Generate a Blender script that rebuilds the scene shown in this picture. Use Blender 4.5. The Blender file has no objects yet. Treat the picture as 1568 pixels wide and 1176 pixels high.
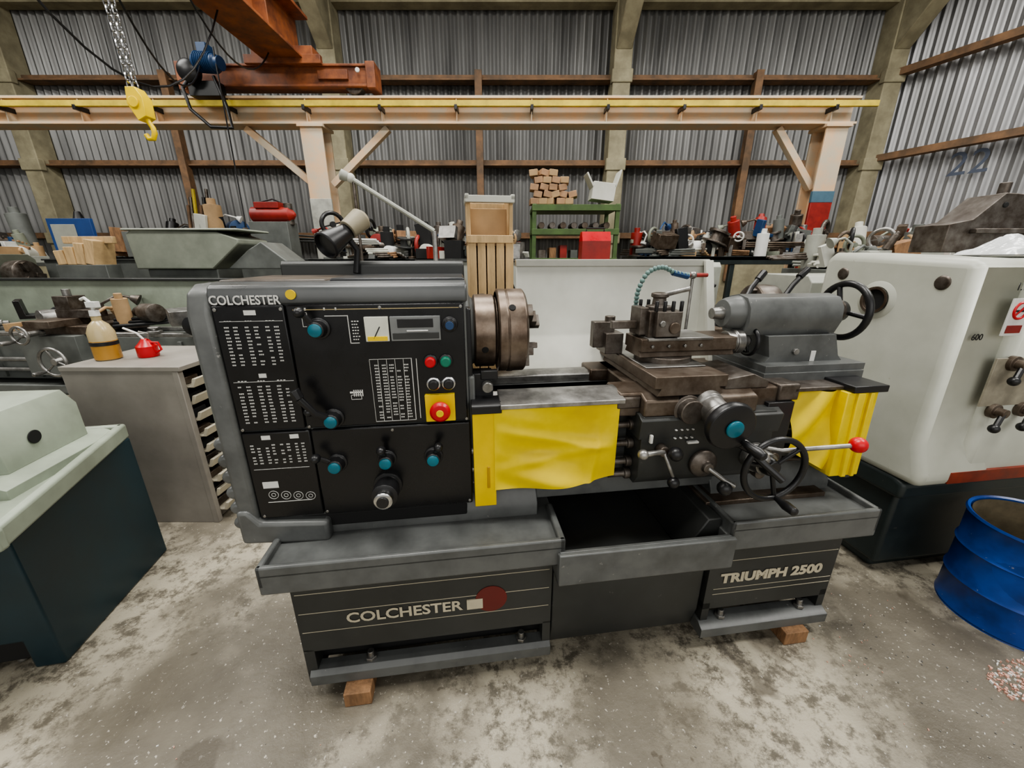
import bpy, bmesh, math, random
from math import radians as R, sin, cos, pi
from mathutils import Vector, Matrix
S=bpy.context.scene
COL=S.collection
# ---------------------------------------------------------------- materials
MATS={}
def mat(name,col,rough=.5,metal=0.0,var=.25,scale=6.0,col2=None,bump=0.0,spec=.5,detail=4,stretch=(1,1,1),lo=.35,hi=.7,coat=0,wear=None):
    if name in MATS: return MATS[name]
    m=bpy.data.materials.new(name); m.use_nodes=True
    nt=m.node_tree; N=nt.nodes; L=nt.links
    b=N['Principled BSDF']
    b.inputs['Metallic'].default_value=metal
    b.inputs['Specular IOR Level'].default_value=spec
    b.inputs['Coat Weight'].default_value=coat
    tc=N.new('ShaderNodeTexCoord'); mp=N.new('ShaderNodeMapping'); mp.inputs['Scale'].default_value=stretch
    L.new(tc.outputs['Object'],mp.inputs['Vector'])
    nz=N.new('ShaderNodeTexNoise'); nz.inputs['Scale'].default_value=scale; nz.inputs['Detail'].default_value=detail; nz.inputs['Roughness'].default_value=.65
    L.new(mp.outputs[0],nz.inputs['Vector'])
    rp=N.new('ShaderNodeValToRGB'); rp.color_ramp.elements[0].position=lo; rp.color_ramp.elements[1].position=hi
    c2=col2 if col2 else tuple(max(0,x*(1-var)) for x in col)
    rp.color_ramp.elements[0].color=(*c2,1); rp.color_ramp.elements[1].color=(*col,1)
    L.new(nz.outputs['Fac'],rp.inputs[0]); out=rp.outputs[0]
    if wear:
        nw=N.new('ShaderNodeTexNoise'); nw.inputs['Scale'].default_value=32; nw.inputs['Detail'].default_value=6; nw.inputs['Roughness'].default_value=.75
        L.new(tc.outputs['Object'],nw.inputs['Vector'])
        rw=N.new('ShaderNodeValToRGB'); rw.color_ramp.elements[0].position=.66; rw.color_ramp.elements[1].position=.7
        L.new(nw.outputs['Fac'],rw.inputs[0]); mx=N.new('ShaderNodeMix'); mx.data_type='RGBA'; L.new(rw.outputs[0],mx.inputs[0]); L.new(out,mx.inputs[6]); mx.inputs[7].default_value=(*wear,1); out=mx.outputs[2]
    L.new(out,b.inputs['Base Color'])
    mr=N.new('ShaderNodeMapRange'); mr.inputs['To Min'].default_value=max(.04,rough-.12); mr.inputs['To Max'].default_value=min(1,rough+.14)
    L.new(nz.outputs['Fac'],mr.inputs[0]); L.new(mr.outputs[0],b.inputs['Roughness'])
    if bump>0:
        bp=N.new('ShaderNodeBump'); bp.inputs['Strength'].default_value=bump; bp.inputs['Distance'].default_value=.01
        n2=N.new('ShaderNodeTexNoise'); n2.inputs['Scale'].default_value=scale*4; n2.inputs['Detail'].default_value=3
        L.new(mp.outputs[0],n2.inputs['Vector']); L.new(n2.outputs['Fac'],bp.inputs['Height']); L.new(bp.outputs[0],b.inputs['Normal'])
    MATS[name]=m; return m
GREY=mat('lathe_grey',(.12,.125,.122),.36,0,.4,7,lo=.3,hi=.6,wear=(.27,.265,.25))
GREYD=mat('cabinet_graphite',(.042,.044,.042),.42,0,.35,4,wear=(.1,.1,.095))
PANEL=mat('panel_black',(.009,.009,.010),.27,0,.3,8)
BLACK=mat('black_plastic',(.014,.014,.015),.35,0,.2,8)
DARK=mat('dark_void',(.01,.01,.01),.8)
TEAL=mat('teal_cap',(.01,.16,.22),.35)
WHITE=mat('white_print',(.7,.7,.67),.6,0,.1)
STEEL=mat('worn_steel',(.42,.41,.39),.36,.85,.55,14)
STEELD=mat('dark_steel',(.19,.172,.155),.42,.75,.5,16,col2=(.075,.058,.045))
CHUCK=mat('chuck_steel',(.25,.2,.16),.36,.75,.5,12,col2=(.11,.08,.06))
RUST=mat('oily_steel',(.165,.135,.108),.42,.55,.5,12,col2=(.065,.043,.028))
CHROME=mat('chrome',(.6,.6,.6),.2,1,.2)
YEL=mat('yellow_cloth',(.85,.66,.01),.5,0,.2,5,col2=(.68,.5,.005))
YELP=mat('yellow_paint',(.85,.6,.005),.4,0,.15)
YELD=mat('crane_yellow',(.72,.55,.06),.6,0,.4,4)
RED=mat('red_plastic',(.6,.012,.02),.3)
REDD=mat('dull_red',(.33,.025,.018),.45,0,.4)
GREEN=mat('green_button',(.01,.2,.12),.35)
CREAM=mat('splash_guard_white',(.62,.62,.56),.5,0,.14,3,col2=(.48,.48,.42))
WOOD=mat('raw_timber',(.66,.46,.24),.7,0,.35,5,stretch=(6,1,1),bump=.2)
WOODD=mat('old_timber',(.36,.2,.1),.75,0,.5,8,stretch=(4,4,1),bump=.3)
CARD=mat('cardboard',(.45,.3,.16),.8,0,.25)
RLW=mat('machine_offwhite',(.5,.51,.45),.4,0,.1,3,col2=(.41,.42,.36),wear=(.38,.36,.3))
RLG=mat('machine_darkgreen',(.022,.032,.032),.45,0,.35,wear=(.1,.1,.09))
TEALB=mat('machine_petrol',(.010,.034,.046),.38,0,.3,4)
PGREEN=mat('pale_green',(.34,.385,.31),.42,0,.25,4,col2=(.24,.27,.215))
HOODG=mat('hood_grey_green',(.25,.27,.22),.5,0,.3,4)
CABG=mat('cabinet_beige_grey',(.27,.25,.22),.5,0,.25,4)
BLUE=mat('drum_blue',(.01,.07,.34),.33,0,.4,5,col2=(.006,.03,.15),wear=(.25,.27,.3))
CRANE=mat('crane_cream',(.64,.43,.26),.6,0,.5,3,col2=(.52,.44,.33),lo=.4,hi=.6,wear=(.25,.15,.09))
ORANGE=mat('crane_orange',(.34,.11,.035),.55,0,.5,5,col2=(.12,.04,.02))
CONC=mat('column_concrete',(.44,.4,.27),.8,0,.4,2.5,col2=(.25,.225,.15),bump=.3)
GIRT=mat('girt_rust',(.3,.17,.09),.7,0,.5,3,col2=(.12,.08,.05))
BRASS=mat('brown_oil',(.42,.22,.04),.3,0,.2)
MGREY=mat('old_machine_grey',(.15,.16,.148),.5,0,.45,3)
MGREEN=mat('old_machine_green',(.25,.27,.21),.5,0,.4,3)
LGREY=mat('light_machine_grey',(.4,.41,.36),.5,0,.3,3)
GLASSY=mat('plastic_film',(.7,.72,.72),.2,0,.1,8,bump=.5)
PLUMB=mat('blue_motor',(.015,.06,.16),.4)
LETTER=mat('letter_cream',(.6,.54,.4),.6)
# ---------------------------------------------------------------- builder
class B:
    def __init__(s,name,parent=None,loc=None,rz=0):
        s.n=name; s.bm=bmesh.new(); s.ms=[]; s.p=parent; s.loc=loc; s.rz=rz; s.M=Matrix.Identity(4)
    def mi(s,m):
        if m not in s.ms: s.ms.append(m)
        return s.ms.index(m)
    def v(s,p): return s.bm.verts.new(s.M@Vector(p))
    def f(s,vs,m):
        try:
            fc=s.bm.faces.new(vs); fc.material_index=s.mi(m); fc.smooth=True; return fc
        except Exception: return None
    def box(s,x0,x1,y0,y1,z0,z1,m,rot=None):
        c=Vector(((x0+x1)/2,(y0+y1)/2,(z0+z1)/2)); P=[]
        for x in(x0,x1):
            for y in(y0,y1):
                for z in(z0,z1):
                    q=Vector((x,y,z))
                    if rot is not None: q=c+rot@(q-c)
                    P.append(s.v(q))
        for q in((0,1,3,2),(4,6,7,5),(0,4,5,1),(2,3,7,6),(0,2,6,4),(1,5,7,3)): s.f([P[i] for i in q],m)
    def prism(s,pts,ax,a0,a1,m):
        def mk(a,p):
            return {'x':(a,p[0],p[1]),'y':(p[0],a,p[1]),'z':(p[0],p[1],a)}[ax]
        A=[s.v(mk(a0,p)) for p in pts]; C=[s.v(mk(a1,p)) for p in pts]; n=len(pts)
        s.f(A[::-1],m); s.f(C,m)
        for i in range(n): s.f([A[i],A[(i+1)%n],C[(i+1)%n],C[i]],m)
    def rev(s,o,d,prof,m,seg=28,cap=True):
        d=Vector(d).normalized(); u=d.orthogonal().normalized(); w=d.cross(u); o=Vector(o); rings=[]
        for t,r in prof:
            rings.append([s.v(o+d*t+(u*cos(2*pi*i/seg)+w*sin(2*pi*i/seg))*max(r,1e-4)) for i in range(seg)])
        for a,b in zip(rings,rings[1:]):
            for i in range(seg): s.f([a[i],a[(i+1)%seg],b[(i+1)%seg],b[i]],m)
        if cap: s.f(rings[0][::-1],m); s.f(rings[-1],m)
    def cyl(s,p0,p1,r,m,r1=None,seg=20):
        p0=Vector(p0); p1=Vector(p1); s.rev(p0,p1-p0,[(0,r),((p1-p0).length,r if r1 is None else r1)],m,seg)
    def tube(s,pts,r,m,seg=8,closed=False):
        pts=[Vector(p) for p in pts]; n=len(pts); rings=[]; u=None
        for i,p in enumerate(pts):
            a=pts[(i-1)%n] if (closed or i>0) else p; b=pts[(i+1)%n] if (closed or i<n-1) else p
            t=(b-a).normalized()
            if u is None: u=t.orthogonal().normalized()
            u=(u-t*u.dot(t)).normalized(); w=t.cross(u)
            rings.append([s.v(p+(u*cos(2*pi*k/seg)+w*sin(2*pi*k/seg))*r) for k in range(seg)])
        for i in range(n if closed else n-1):
            a=rings[i]; b=rings[(i+1)%n]
            for k in range(seg): s.f([a[k],a[(k+1)%seg],b[(k+1)%seg],b[k]],m)
        if not closed: s.f(rings[0][::-1],m); s.f(rings[-1],m)
    def torus(s,c,ax,RR,r,m,seg=40,s2=10):
        d=Vector(ax).normalized(); u=d.orthogonal().normalized(); w=d.cross(u); c=Vector(c)
        s.tube([c+(u*cos(2*pi*i/seg)+w*sin(2*pi*i/seg))*RR for i in range(seg)],r,m,s2,True)
    def sph(s,c,r,m,sc=(1,1,1),seg=16,n=10):
        c=Vector(c); rings=[]
        for j in range(n+1):
            a=-pi/2+pi*j/n; rr=max(cos(a),1e-3)
            rings.append([s.v(c+Vector((r*rr*cos(2*pi*i/seg)*sc[0],r*rr*sin(2*pi*i/seg)*sc[1],r*sin(a)*sc[2]))) for i in range(seg)])
        for a,b in zip(rings,rings[1:]):
            for i in range(seg): s.f([a[i],a[(i+1)%seg],b[(i+1)%seg],b[i]],m)
        s.f(rings[0][::-1],m); s.f(rings[-1],m)
    def grid(s,fn,nu,nv,m):
        G=[[s.v(fn(i/nu,j/nv)) for j in range(nv+1)] for i in range(nu+1)]
        for i in range(nu):
            for j in range(nv): s.f([G[i][j],G[i+1][j],G[i+1][j+1],G[i][j+1]],m)
    def wheel(s,c,ax,RR,r,m,hub,spokes=3,dish=.03,handle=True,hm=None,a0=0):
        d=Vector(ax).normalized(); u=d.orthogonal().normalized(); w=d.cross(u); c=Vector(c)
        s.torus(c,d,RR,r,m)
        s.rev(c-d*(dish+.02),d,[(0,hub*1.1),(.03,hub),(dish+.02,hub*.8)],m)
        for k in range(spokes):
            a=a0+2*pi*k/spokes
            s.tube([c-d*dish*.6,c+(u*cos(a)+w*sin(a))*RR],r*.75,m)
        if handle:
            h=c+(u*cos(a0)+w*sin(a0))*RR
            s.rev(h,d,[(0,.008),(.02,.01),(.05,.016),(.085,.014),(.09,.006)],hm or m,14)
    def done(s,bevel=.003,seg=2,ang=40):
        bm=s.bm
        bmesh.ops.recalc_face_normals(bm,faces=bm.faces[:])
        for e in bm.edges:
            if len(e.link_faces)==2 and e.calc_face_angle(0)>R(ang): e.smooth=False
        me=bpy.data.meshes.new(s.n); bm.to_mesh(me); bm.free()
        for m in s.ms: me.materials.append(m)
        o=bpy.data.objects.new(s.n,me); COL.objects.link(o)
        if s.p: o.parent=s.p
        if s.loc: o.location=s.loc
        o.rotation_euler=(0,0,s.rz)
        if bevel>0:
            b=o.modifiers.new('bevel','BEVEL'); b.width=bevel; b.segments=seg; b.limit_method='ANGLE'; b.angle_limit=R(ang); b.use_clamp_overlap=True
        return o
def empty(name,loc=(0,0,0),rz=0):
    e=bpy.data.objects.new(name,None); e.location=loc; e.rotation_euler=(0,0,rz); e.empty_display_size=.2; COL.objects.link(e); return e
def text(name,body,size,loc,m,parent,rot=(pi/2,0,0),offset=0.0,sx=1.0,align='LEFT',ext=.0006):
    c=bpy.data.curves.new(name,'FONT'); c.body=body; c.size=size; c.extrude=ext; c.offset=offset; c.align_x=align; c.resolution_u=3
    c.materials.append(m); o=bpy.data.objects.new(name,c); o.location=loc; o.rotation_euler=rot; o.scale=(sx,1,1); COL.objects.link(o)
    if parent: o.parent=parent
    return o
# ---------------------------------------------------------------- room
def floor_mat():
    m=bpy.data.materials.new('concrete_floor'); m.use_nodes=True; nt=m.node_tree; N=nt.nodes; L=nt.links; b=N['Principled BSDF']
    tc=N.new('ShaderNodeTexCoord')
    def nz(sc,det=6,ro=.65,dist=0,off=0):
        n=N.new('ShaderNodeTexNoise'); n.inputs['Scale'].default_value=sc; n.inputs['Detail'].default_value=det; n.inputs['Roughness'].default_value=ro; n.inputs['Distortion'].default_value=dist
        mp=N.new('ShaderNodeMapping'); mp.inputs['Location'].default_value=(off,off*.7,0); L.new(tc.outputs['Object'],mp.inputs[0]); L.new(mp.outputs[0],n.inputs['Vector']); return n
    def ramp(src,p0,p1,c0=(0,0,0,1),c1=(1,1,1,1)):
        r=N.new('ShaderNodeValToRGB'); r.color_ramp.elements[0].position=p0; r.color_ramp.elements[1].position=p1
        r.color_ramp.elements[0].color=c0; r.color_ramp.elements[1].color=c1; L.new(src,r.inputs[0]); return r
    def mix(f,a,c,mode='MIX'):
        x=N.new('ShaderNodeMix'); x.data_type='RGBA'; x.blend_type=mode
        if isinstance(f,float): x.inputs[0].default_value=f
        else: L.new(f,x.inputs[0])
        for i,q in((6,a),(7,c)):
            if isinstance(q,tuple): x.inputs[i].default_value=q
            else: L.new(q,x.inputs[i])
        return x.outputs[2]
    big=ramp(nz(1.2,4,.55,.3,3).outputs[0],.4,.55)
    fine=ramp(nz(12,8,.8).outputs[0],.42,.53)
    speck=ramp(nz(70,3,.6).outputs[0],.64,.68)
    worn=N.new('ShaderNodeMath'); worn.operation='MULTIPLY'; L.new(big.outputs[0],worn.inputs[0]); L.new(fine.outputs[0],worn.inputs[1])
    base=ramp(nz(3,6).outputs[0],.3,.7,(.105,.092,.07,1),(.19,.17,.132,1))
    c=mix(worn.outputs[0],base.outputs[0],(.43,.39,.305,1))
    c=mix(speck.outputs[0],c,(.44,.41,.35,1))
    st=ramp(nz(3.1,4,.5,.6,7).outputs[0],.65,.7,(0,0,0,1),(.75,.75,.75,1))
    c=mix(st.outputs[0],c,(.07,.058,.042,1))
    small=ramp(nz(14,3,.5,.2,2).outputs[0],.7,.73,(0,0,0,1),(.7,.7,.7,1))
    c=mix(small.outputs[0],c,(.08,.065,.045,1))
    L.new(c,b.inputs['Base Color'])
    rr=ramp(nz(4,5).outputs[0],.3,.7,(.3,.3,.3,1),(.6,.6,.6,1)); L.new(rr.outputs[0],b.inputs['Roughness'])
    bp=N.new('ShaderNodeBump'); bp.inputs['Strength'].default_value=.35; bp.inputs['Distance'].default_value=.01
    L.new(nz(25,6,.7).outputs[0],bp.inputs['Height']); L.new(bp.outputs[0],b.inputs['Normal'])
    return m
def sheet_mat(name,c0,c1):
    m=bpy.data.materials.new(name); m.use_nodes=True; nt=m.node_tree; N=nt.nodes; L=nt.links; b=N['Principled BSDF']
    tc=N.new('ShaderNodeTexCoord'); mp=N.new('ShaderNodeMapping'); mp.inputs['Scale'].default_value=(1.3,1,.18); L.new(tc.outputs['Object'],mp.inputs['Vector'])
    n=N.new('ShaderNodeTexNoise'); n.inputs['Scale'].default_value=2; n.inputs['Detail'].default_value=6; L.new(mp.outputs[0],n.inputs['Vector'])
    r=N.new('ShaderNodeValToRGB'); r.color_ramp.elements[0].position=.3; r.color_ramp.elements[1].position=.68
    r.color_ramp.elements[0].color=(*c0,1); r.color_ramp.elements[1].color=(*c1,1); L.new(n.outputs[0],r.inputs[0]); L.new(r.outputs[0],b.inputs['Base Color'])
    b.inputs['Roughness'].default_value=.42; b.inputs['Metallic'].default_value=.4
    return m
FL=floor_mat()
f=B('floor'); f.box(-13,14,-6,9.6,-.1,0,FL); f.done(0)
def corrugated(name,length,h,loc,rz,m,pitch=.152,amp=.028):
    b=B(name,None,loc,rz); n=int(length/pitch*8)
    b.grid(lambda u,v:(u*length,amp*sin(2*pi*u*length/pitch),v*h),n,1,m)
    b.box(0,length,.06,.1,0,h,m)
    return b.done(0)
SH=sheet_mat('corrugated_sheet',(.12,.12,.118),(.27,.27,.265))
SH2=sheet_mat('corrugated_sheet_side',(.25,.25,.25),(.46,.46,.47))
corrugated('wall_back',21,7,(-13,9.2,0),0,SH)
ang=math.atan2(-1,.416)
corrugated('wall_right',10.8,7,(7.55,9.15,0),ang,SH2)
corrugated('wall_left',12,7,(-12.9,-2.6,0),pi/2,SH)
c=B('ceiling'); c.box(-13,14,-2,9.6,7,7.1,mat('roof_sheet',(.2,.2,.2),.8)); c.done(0)
colx=[-9.75,-3.5,2.1,7.3]
for i,x in enumerate(colx):
    b=B('concrete_column' ,None,(x,8.8,0))
    b.box(-.17,.17,0,.4,0,6.95,CONC); b.box(-.21,.21,-.06,.4,0,.9,CONC)
    for z in(1.9,3.3,4.8): b.box(-.2,.2,-.03,.1,z-.12,z+.1,CONC)
    b.prism([(0,5.2),(0,6.9),(-1.6,6.9),(-1.6,6.5)],'x',-.15,.15,CONC)
    b.done(.015)
for k,(z) in enumerate([1.95,3.35,4.82,6.02]):
    b=B('trim_%d'%(k+1)); b.box(-12.8,7.4,9.0,9.15,z-.06,z+.06,GIRT if k<3 else CONC)
    b.prism([(9.0,z-.06),(9.0,z-.03),(8.9,z-.03),(8.9,z-.06)],'x',-12.8,7.4,GIRT if k<3 else CONC); b.done(.004)
for k,z in enumerate([1.95,3.4,4.85,6.05]):
    b=B('trim_%d'%(k+5),None,(7.45,9.1,0),ang); b.box(.1,10.6,-.22,-.05,z-.06,z+.06,GIRT); b.done(.004)
for k,x in enumerate([-6.7,-.65,4.75]):
    b=B('trim_%d'%(k+9)); b.box(x-.05,x+.05,8.85,9.0,1.0,4.9,GIRT); b.box(x-.07,x+.07,8.82,8.86,1.0,4.9,GIRT); b.done(.004)
b=B('trim_12'); b.box(-12.8,7.5,8.9,9.1,0,1.45,CONC); b.done(.01)
text('painted_wall_numbers','22   28',.55,(7.93,7.9,2.9),mat('wall_paint_dark',(.1,.12,.17),.7),None,rot=(pi/2,0,ang),ext=.004)
# ---------------------------------------------------------------- gantry
g=empty('crane_runway_gantry',(0,6.3,0))
b=B('runway_beam',g)
b.box(-9.5,4.75,-.14,.14,3.24,3.27,CRANE); b.box(-9.5,4.75,-.14,.14,3.54,3.57,CRANE); b.box(-9.5,4.75,-.015,.015,3.26,3.55,CRANE)
b.box(-9.5,4.75,-.03,.03,3.57,3.61,CREAM)
b.box(-9.5,4.95,-.2,-.16,3.43,3.5,YELD)
for i in range(14):
    x=-9+i*1.03; b.box(x-.02,x+.02,-.21,0,3.39,3.45,BLACK); b.box(x-.008,x+.008,-.13,.13,3.27,3.54,CRANE)
b.done(.004)
PW=mat('post_primer',(.45,.45,.4),.6,0,.4)
for nm,x in(('left_post',-2.78),('right_post',4.5)):
    b=B(nm,g); b.box(x-.15,x+.15,-.15,-.12,0,3.24,CRANE); b.box(x-.15,x+.15,.12,.15,0,3.24,CRANE); b.box(x-.012,x+.012,-.12,.12,0,3.24,CRANE)
    b.box(x-.22,x+.22,-.2,.2,0,.03,CRANE); b.box(x-.18,x+.18,-.18,.18,3.2,3.24,CRANE)
    b.box(x-.155,x+.155,-.156,-.115,1.0,2.25 if x>0 else 2.3,REDD if x>0 else PW)
    if x>0: b.box(x-.157,x+.157,-.158,-.11,2.25,2.4,mat('post_blue',(.08,.16,.22),.6))
    b.done(.004)
b=B('knee_braces',g)
for x0,z0,x1,z1 in((-3.75,3.22,-2.9,2.5),(-1.75,3.22,-2.62,2.5),(3.75,3.22,4.4,2.45)):
    d=Vector((x1-x0,0,z1-z0)); L_=d.length; a=math.atan2(d.z,d.x); 
    rm=Matrix.Rotation(-a,3,'Y'); cx,cz=(x0+x1)/2,(z0+z1)/2
    b.box(cx-L_/2,cx+L_/2,-.05,.05,cz-.045,cz+.045,CRANE,rm)
b.done(.004)
g=empty('overhead_travelling_crane',(0,6.3,0))
b=B('end_carriage',g)
b.box(-4.45,-1.85,-.12,.12,3.68,3.71,ORANGE); b.box(-4.45,-1.85,-.12,.12,3.91,3.94,ORANGE); b.box(-4.4,-1.9,-.09,.09,3.7,3.92,ORANGE)
b.box(-1.95,-1.83,-.14,.14,3.66,3.96,ORANGE); b.box(-4.48,-4.38,-.14,.14,3.64,3.96,ORANGE)
b.box(-2.6,-2.2,-.13,-.09,3.76,3.87,ORANGE)
b.rev((-2.05,-.15,3.85),(0,-1,0),[(0,.03),(.02,.03)],WHITE)
for x in(-4.2,-2.15): b.rev((x,-.07,3.74),(0,1,0),[(0,.13),(.14,.13)],STEELD)
b.done(.006)
b=B('bridge_girder',g)
x=-3.0
b.box(x-.27,x+.27,-9.0,.1,3.96,3.99,ORANGE); b.box(x-.27,x+.27,-9.0,.1,4.5,4.54,ORANGE); b.box(x-.1,x-.06,-9.0,.1,3.98,4.51,ORANGE); b.box(x+.06,x+.1,-9,.1,3.98,4.51,ORANGE)
for i in range(9): b.box(x-.25,x+.25,-.9-i,-.88-i,3.98,4.51,ORANGE)
b.box(-3.4,-2.6,-.2,.1,3.94,4.1,ORANGE); b.box(-3.5,-2.5,-.22,-.16,3.9,4.0,ORANGE)
b.done(.005)
b=B('drive_motor',g)
b.M=Matrix.Translation((.22,0,-.02))
b.rev((-4.3,-.3,3.9),(1,-.15,-.1),[(0,.08),(.03,.1),(.3,.1),(.32,.08),(.37,.08)],PLUMB,24)
for i in range(9): b.rev((-4.25+.026*i,-.305-.004*i,3.9-.003*i),(1,-.15,-.1),[(0,.115),(.008,.115)],PLUMB,24)
b.box(-4.2,-4.08,-.38,-.22,3.98,4.08,PLUMB); b.rev((-4.4,-.25,3.8),(0,-1,0),[(0,.13),(.1,.13),(.14,.08)],BLACK); b.box(-4.5,-4.1,-.25,-.1,3.55,3.72,BLACK)
b.tube([(-4.3,-.3,3.85),(-4.5,-.35,3.6),(-4.42,-.4,3.35),(-4.2,-.4,3.15),(-3.95,-.35,3.15),(-4.0,-.3,3.4),(-4.1,-.3,3.75)],.022,BLACK)
b.done(.004)
b=B('pendant_cables',g)
def cat(p,q,sag,n=14): 
    p=Vector(p);q=Vector(q); return [p.lerp(q,i/n)-Vector((0,0,sag*4*(i/n)*(1-i/n))) for i in range(n+1)]
b.tube(cat((-3.3,-3.6,4.0),(-3.1,-1.2,4.0),1.1),.009,BLACK)
b.tube(cat((-3.0,-2.9,4.0),(-4.0,-.3,3.9),.7),.009,BLACK)
b.tube(cat((-2.9,-2.2,4.0),(-3.1,-.3,4.0),.5),.009,BLACK)
b.tube([(-3.75,-.4,4.0),(-3.7,-.5,3.0),(-3.72,-.5,1.6)],.009,BLACK)
b.done(0)
g=empty('chain_hoist',(-2.83,3.45,0))
b=B('chain',g)
for sx,ph,zb in((-.045,0,2.66),(.0,.3,2.66)):
    z=zb; i=0
    while z<3.7:
        pts=[]
        for k in range(10):
            a=2*pi*k/10; u=.018*cos(a); w=.034*sin(a)
            pts.append((sx+(u if i%2 else 0)-.03*(z-2.68),(0 if i%2 else u),z+w))
        b.tube(pts,.006,CHROME,5,True); z+=.05; i+=1
b.done(0)
b=B('hoist_body',g); b.box(-.24,.16,-.14,.14,3.68,3.9,YELP); b.cyl((-.33,0,3.78),(.25,0,3.78),.09,BLACK); b.box(-.06,-.02,-.02,.02,3.88,3.955,STEEL); b.done(.02)
b=B('hook_block',g)
b.prism([(-.05,2.69),(.02,2.69),(.06,2.62),(.055,2.5),(-.01,2.47),(-.065,2.58)],'y',-.045,.045,YELP)
b.rev((-.01,-.055,2.59),(0,1,0),[(0,.038),(.11,.038)],YELP)
b.tube([(0.02,0,2.51),(.03,0,2.47),(.05,0,2.435),(.055,0,2.40),(.035,0,2.36),(0,0,2.36),(-.015,0,2.39)],.018,YELP,10)
b.done(.01)
# ---------------------------------------------------------------- MAIN LATHE
LA=empty('metalworking_lathe',(-.748,.894,0),R(7.7))
b=B('base_cabinet_headstock_end',LA)
b.box(.05,.905,.06,.6,.2,.56,GREYD); b.box(.08,.88,.12,.58,.1,.2,DARK)
b.prism([(.045,.06),(.045,.1),(.06,.115),(.1,.115),(.1,.06)],'x',.06,.905,GREY)
b.box(.05,.085,.06,.6,.06,.21,GREYD); b.box(.875,.905,.06,.6,.06,.21,GREYD); b.box(.06,.9,.5,.6,.06,.1,GREYD)
for x in(.26,.8): b.cyl((x,.08,.06),(x,.08,.15),.011,STEEL); b.cyl((x,.08,.115),(x,.08,.128),.02,STEEL,seg=6)
for z in(.445,.365,.285): b.box(.06,.895,.0585,.061,z,z+.0022,LETTER)
b.done(.004)
b=B('base_cabinet_tailstock_end',LA)
b.box(1.51,2.05,.06,.6,.17,.56,GREYD); b.box(1.54,2.02,.12,.58,.1,.2,DARK)
b.prism([(.03,.06),(.03,.1),(.06,.115),(.1,.115),(.1,.06)],'x',1.5,2.05,GREY)
b.box(1.51,1.54,.06,.6,.06,.2,GREYD); b.box(2.02,2.05,.06,.6,.06,.2,GREYD)
for x in(1.6,1.95): b.cyl((x,.07,.06),(x,.07,.15),.011,STEEL); b.cyl((x,.07,.115),(x,.07,.128),.02,STEEL,seg=6)
for z in(.395,.265,.24): b.box(1.54,2.045,.0585,.061,z,z+.0022,LETTER)
b.done(.004)
b=B('centre_cover',LA); b.prism([(.075,.45),(.075,.16),(.1,.06),(.5,.06),(.5,.45)],'x',.912,1.5,GREYD); b.done(.004)
b=B('chip_tray',LA)
b.box(0,.93,.0,.64,.575,.592,GREY); b.box(0,.93,0,.018,.515,.615,GREY); b.box(0,.018,0,.64,.54,.615,GREY); b.box(0,2.1,.625,.64,.54,.66,GREY)
b.box(.908,.93,.0,.2,.545,.615,GREY)
b.box(1.52,2.1,.0,.64,.575,.592,GREY); b.box(1.515,2.1,0,.018,.5,.615,GREY); b.box(2.082,2.1,0,.64,.52,.615,GREY); b.box(1.515,1.533,0,.64,.5,.615,GREY)
b.done(.006)
b=B('chip_drawer',LA)
b.box(.905,1.52,-.025,-.008,.452,.572,GREY); b.box(.905,.92,-.02,.5,.452,.565,GREY); b.box(1.505,1.52,-.02,.5,.452,.565,GREY)
b.box(.905,1.52,-.02,.5,.445,.46,GREYD); b.box(.905,1.525,.47,.5,.44,.62,DARK); b.prism([(-.008,.56),(-.008,.572),(.012,.565),(.012,.555)],'x',.91,1.515,GREY)
b.prism([(1.38,.46),(1.51,.46),(1.51,.6),(1.46,.6)],'y',.05,.47,GREYD)
b.done(.004)
b=B('bed',LA)
b.prism([(.17,.59),(.17,.64),(.22,.7),(.5,.7),(.54,.66),(.54,.59)],'x',.08,.87,GREY)
b.prism([(.18,.59),(.18,.62),(.22,.7),(.5,.7),(.54,.66),(.54,.59)],'x',1.55,2.06,GREY)
b.box(1.50,2.0,.13,.5,.59,.61,RUST)
b.box(.6,2.1,.22,.52,.69,1.0,GREY)
b.box(.87,1.56,.2,.24,.64,.72,GREY)
b.prism([(.22,1.0),(.22,1.03),(.245,1.045),(.262,1.03),(.29,1.03),(.29,1.0)],'x',.62,2.1,STEEL)
b.prism([(.45,1.0),(.45,1.03),(.47,1.04),(.52,1.04),(.52,1.0)],'x',.62,2.1,STEEL)
b.box(.62,2.1,.3,.44,.99,1.0,DARK)
b.cyl((.64,.18,.86),(2.08,.18,.86),.016,STEEL); b.cyl((.64,.18,.79),(2.08,.18,.79),.013,STEEL); b.cyl((.64,.18,.74),(2.08,.18,.74),.011,STEELD)
for i in range(4): b.box(.75+i*.12,.77+i*.12,.215,.3,.7,.98,GREY)
b.done(.003)
b=B('headstock_casting',LA)
b.prism([(.165,.665),(.165,1.375),(.19,1.395),(.56,1.395),(.56,.665)],'x',-.035,.64,GREY)
b.prism([(.152,1.352),(.150,1.38),(.16,1.4),(.185,1.41),(.3,1.412),(.3,1.38),(.165,1.352)],'x',-.04,.645,mat('trim_silver_grey',(.1,.105,.106),.3))
b.prism([(.53,1.38),(.53,1.45),(.545,1.465),(.58,1.45),(.58,1.38)],'x',.0,.645,GREYD)
b.box(-.03,.25,.2,.53,1.395,1.415,mat('worn_top',(.13,.1,.075),.4,0,.5,6,col2=(.04,.035,.03)))
b.box(.26,.64,.2,.53,1.395,1.418,mat('top_cover_dark',(.03,.032,.035),.35,0,.3))
b.box(-.02,.62,.165,.52,.62,.67,DARK)
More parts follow.
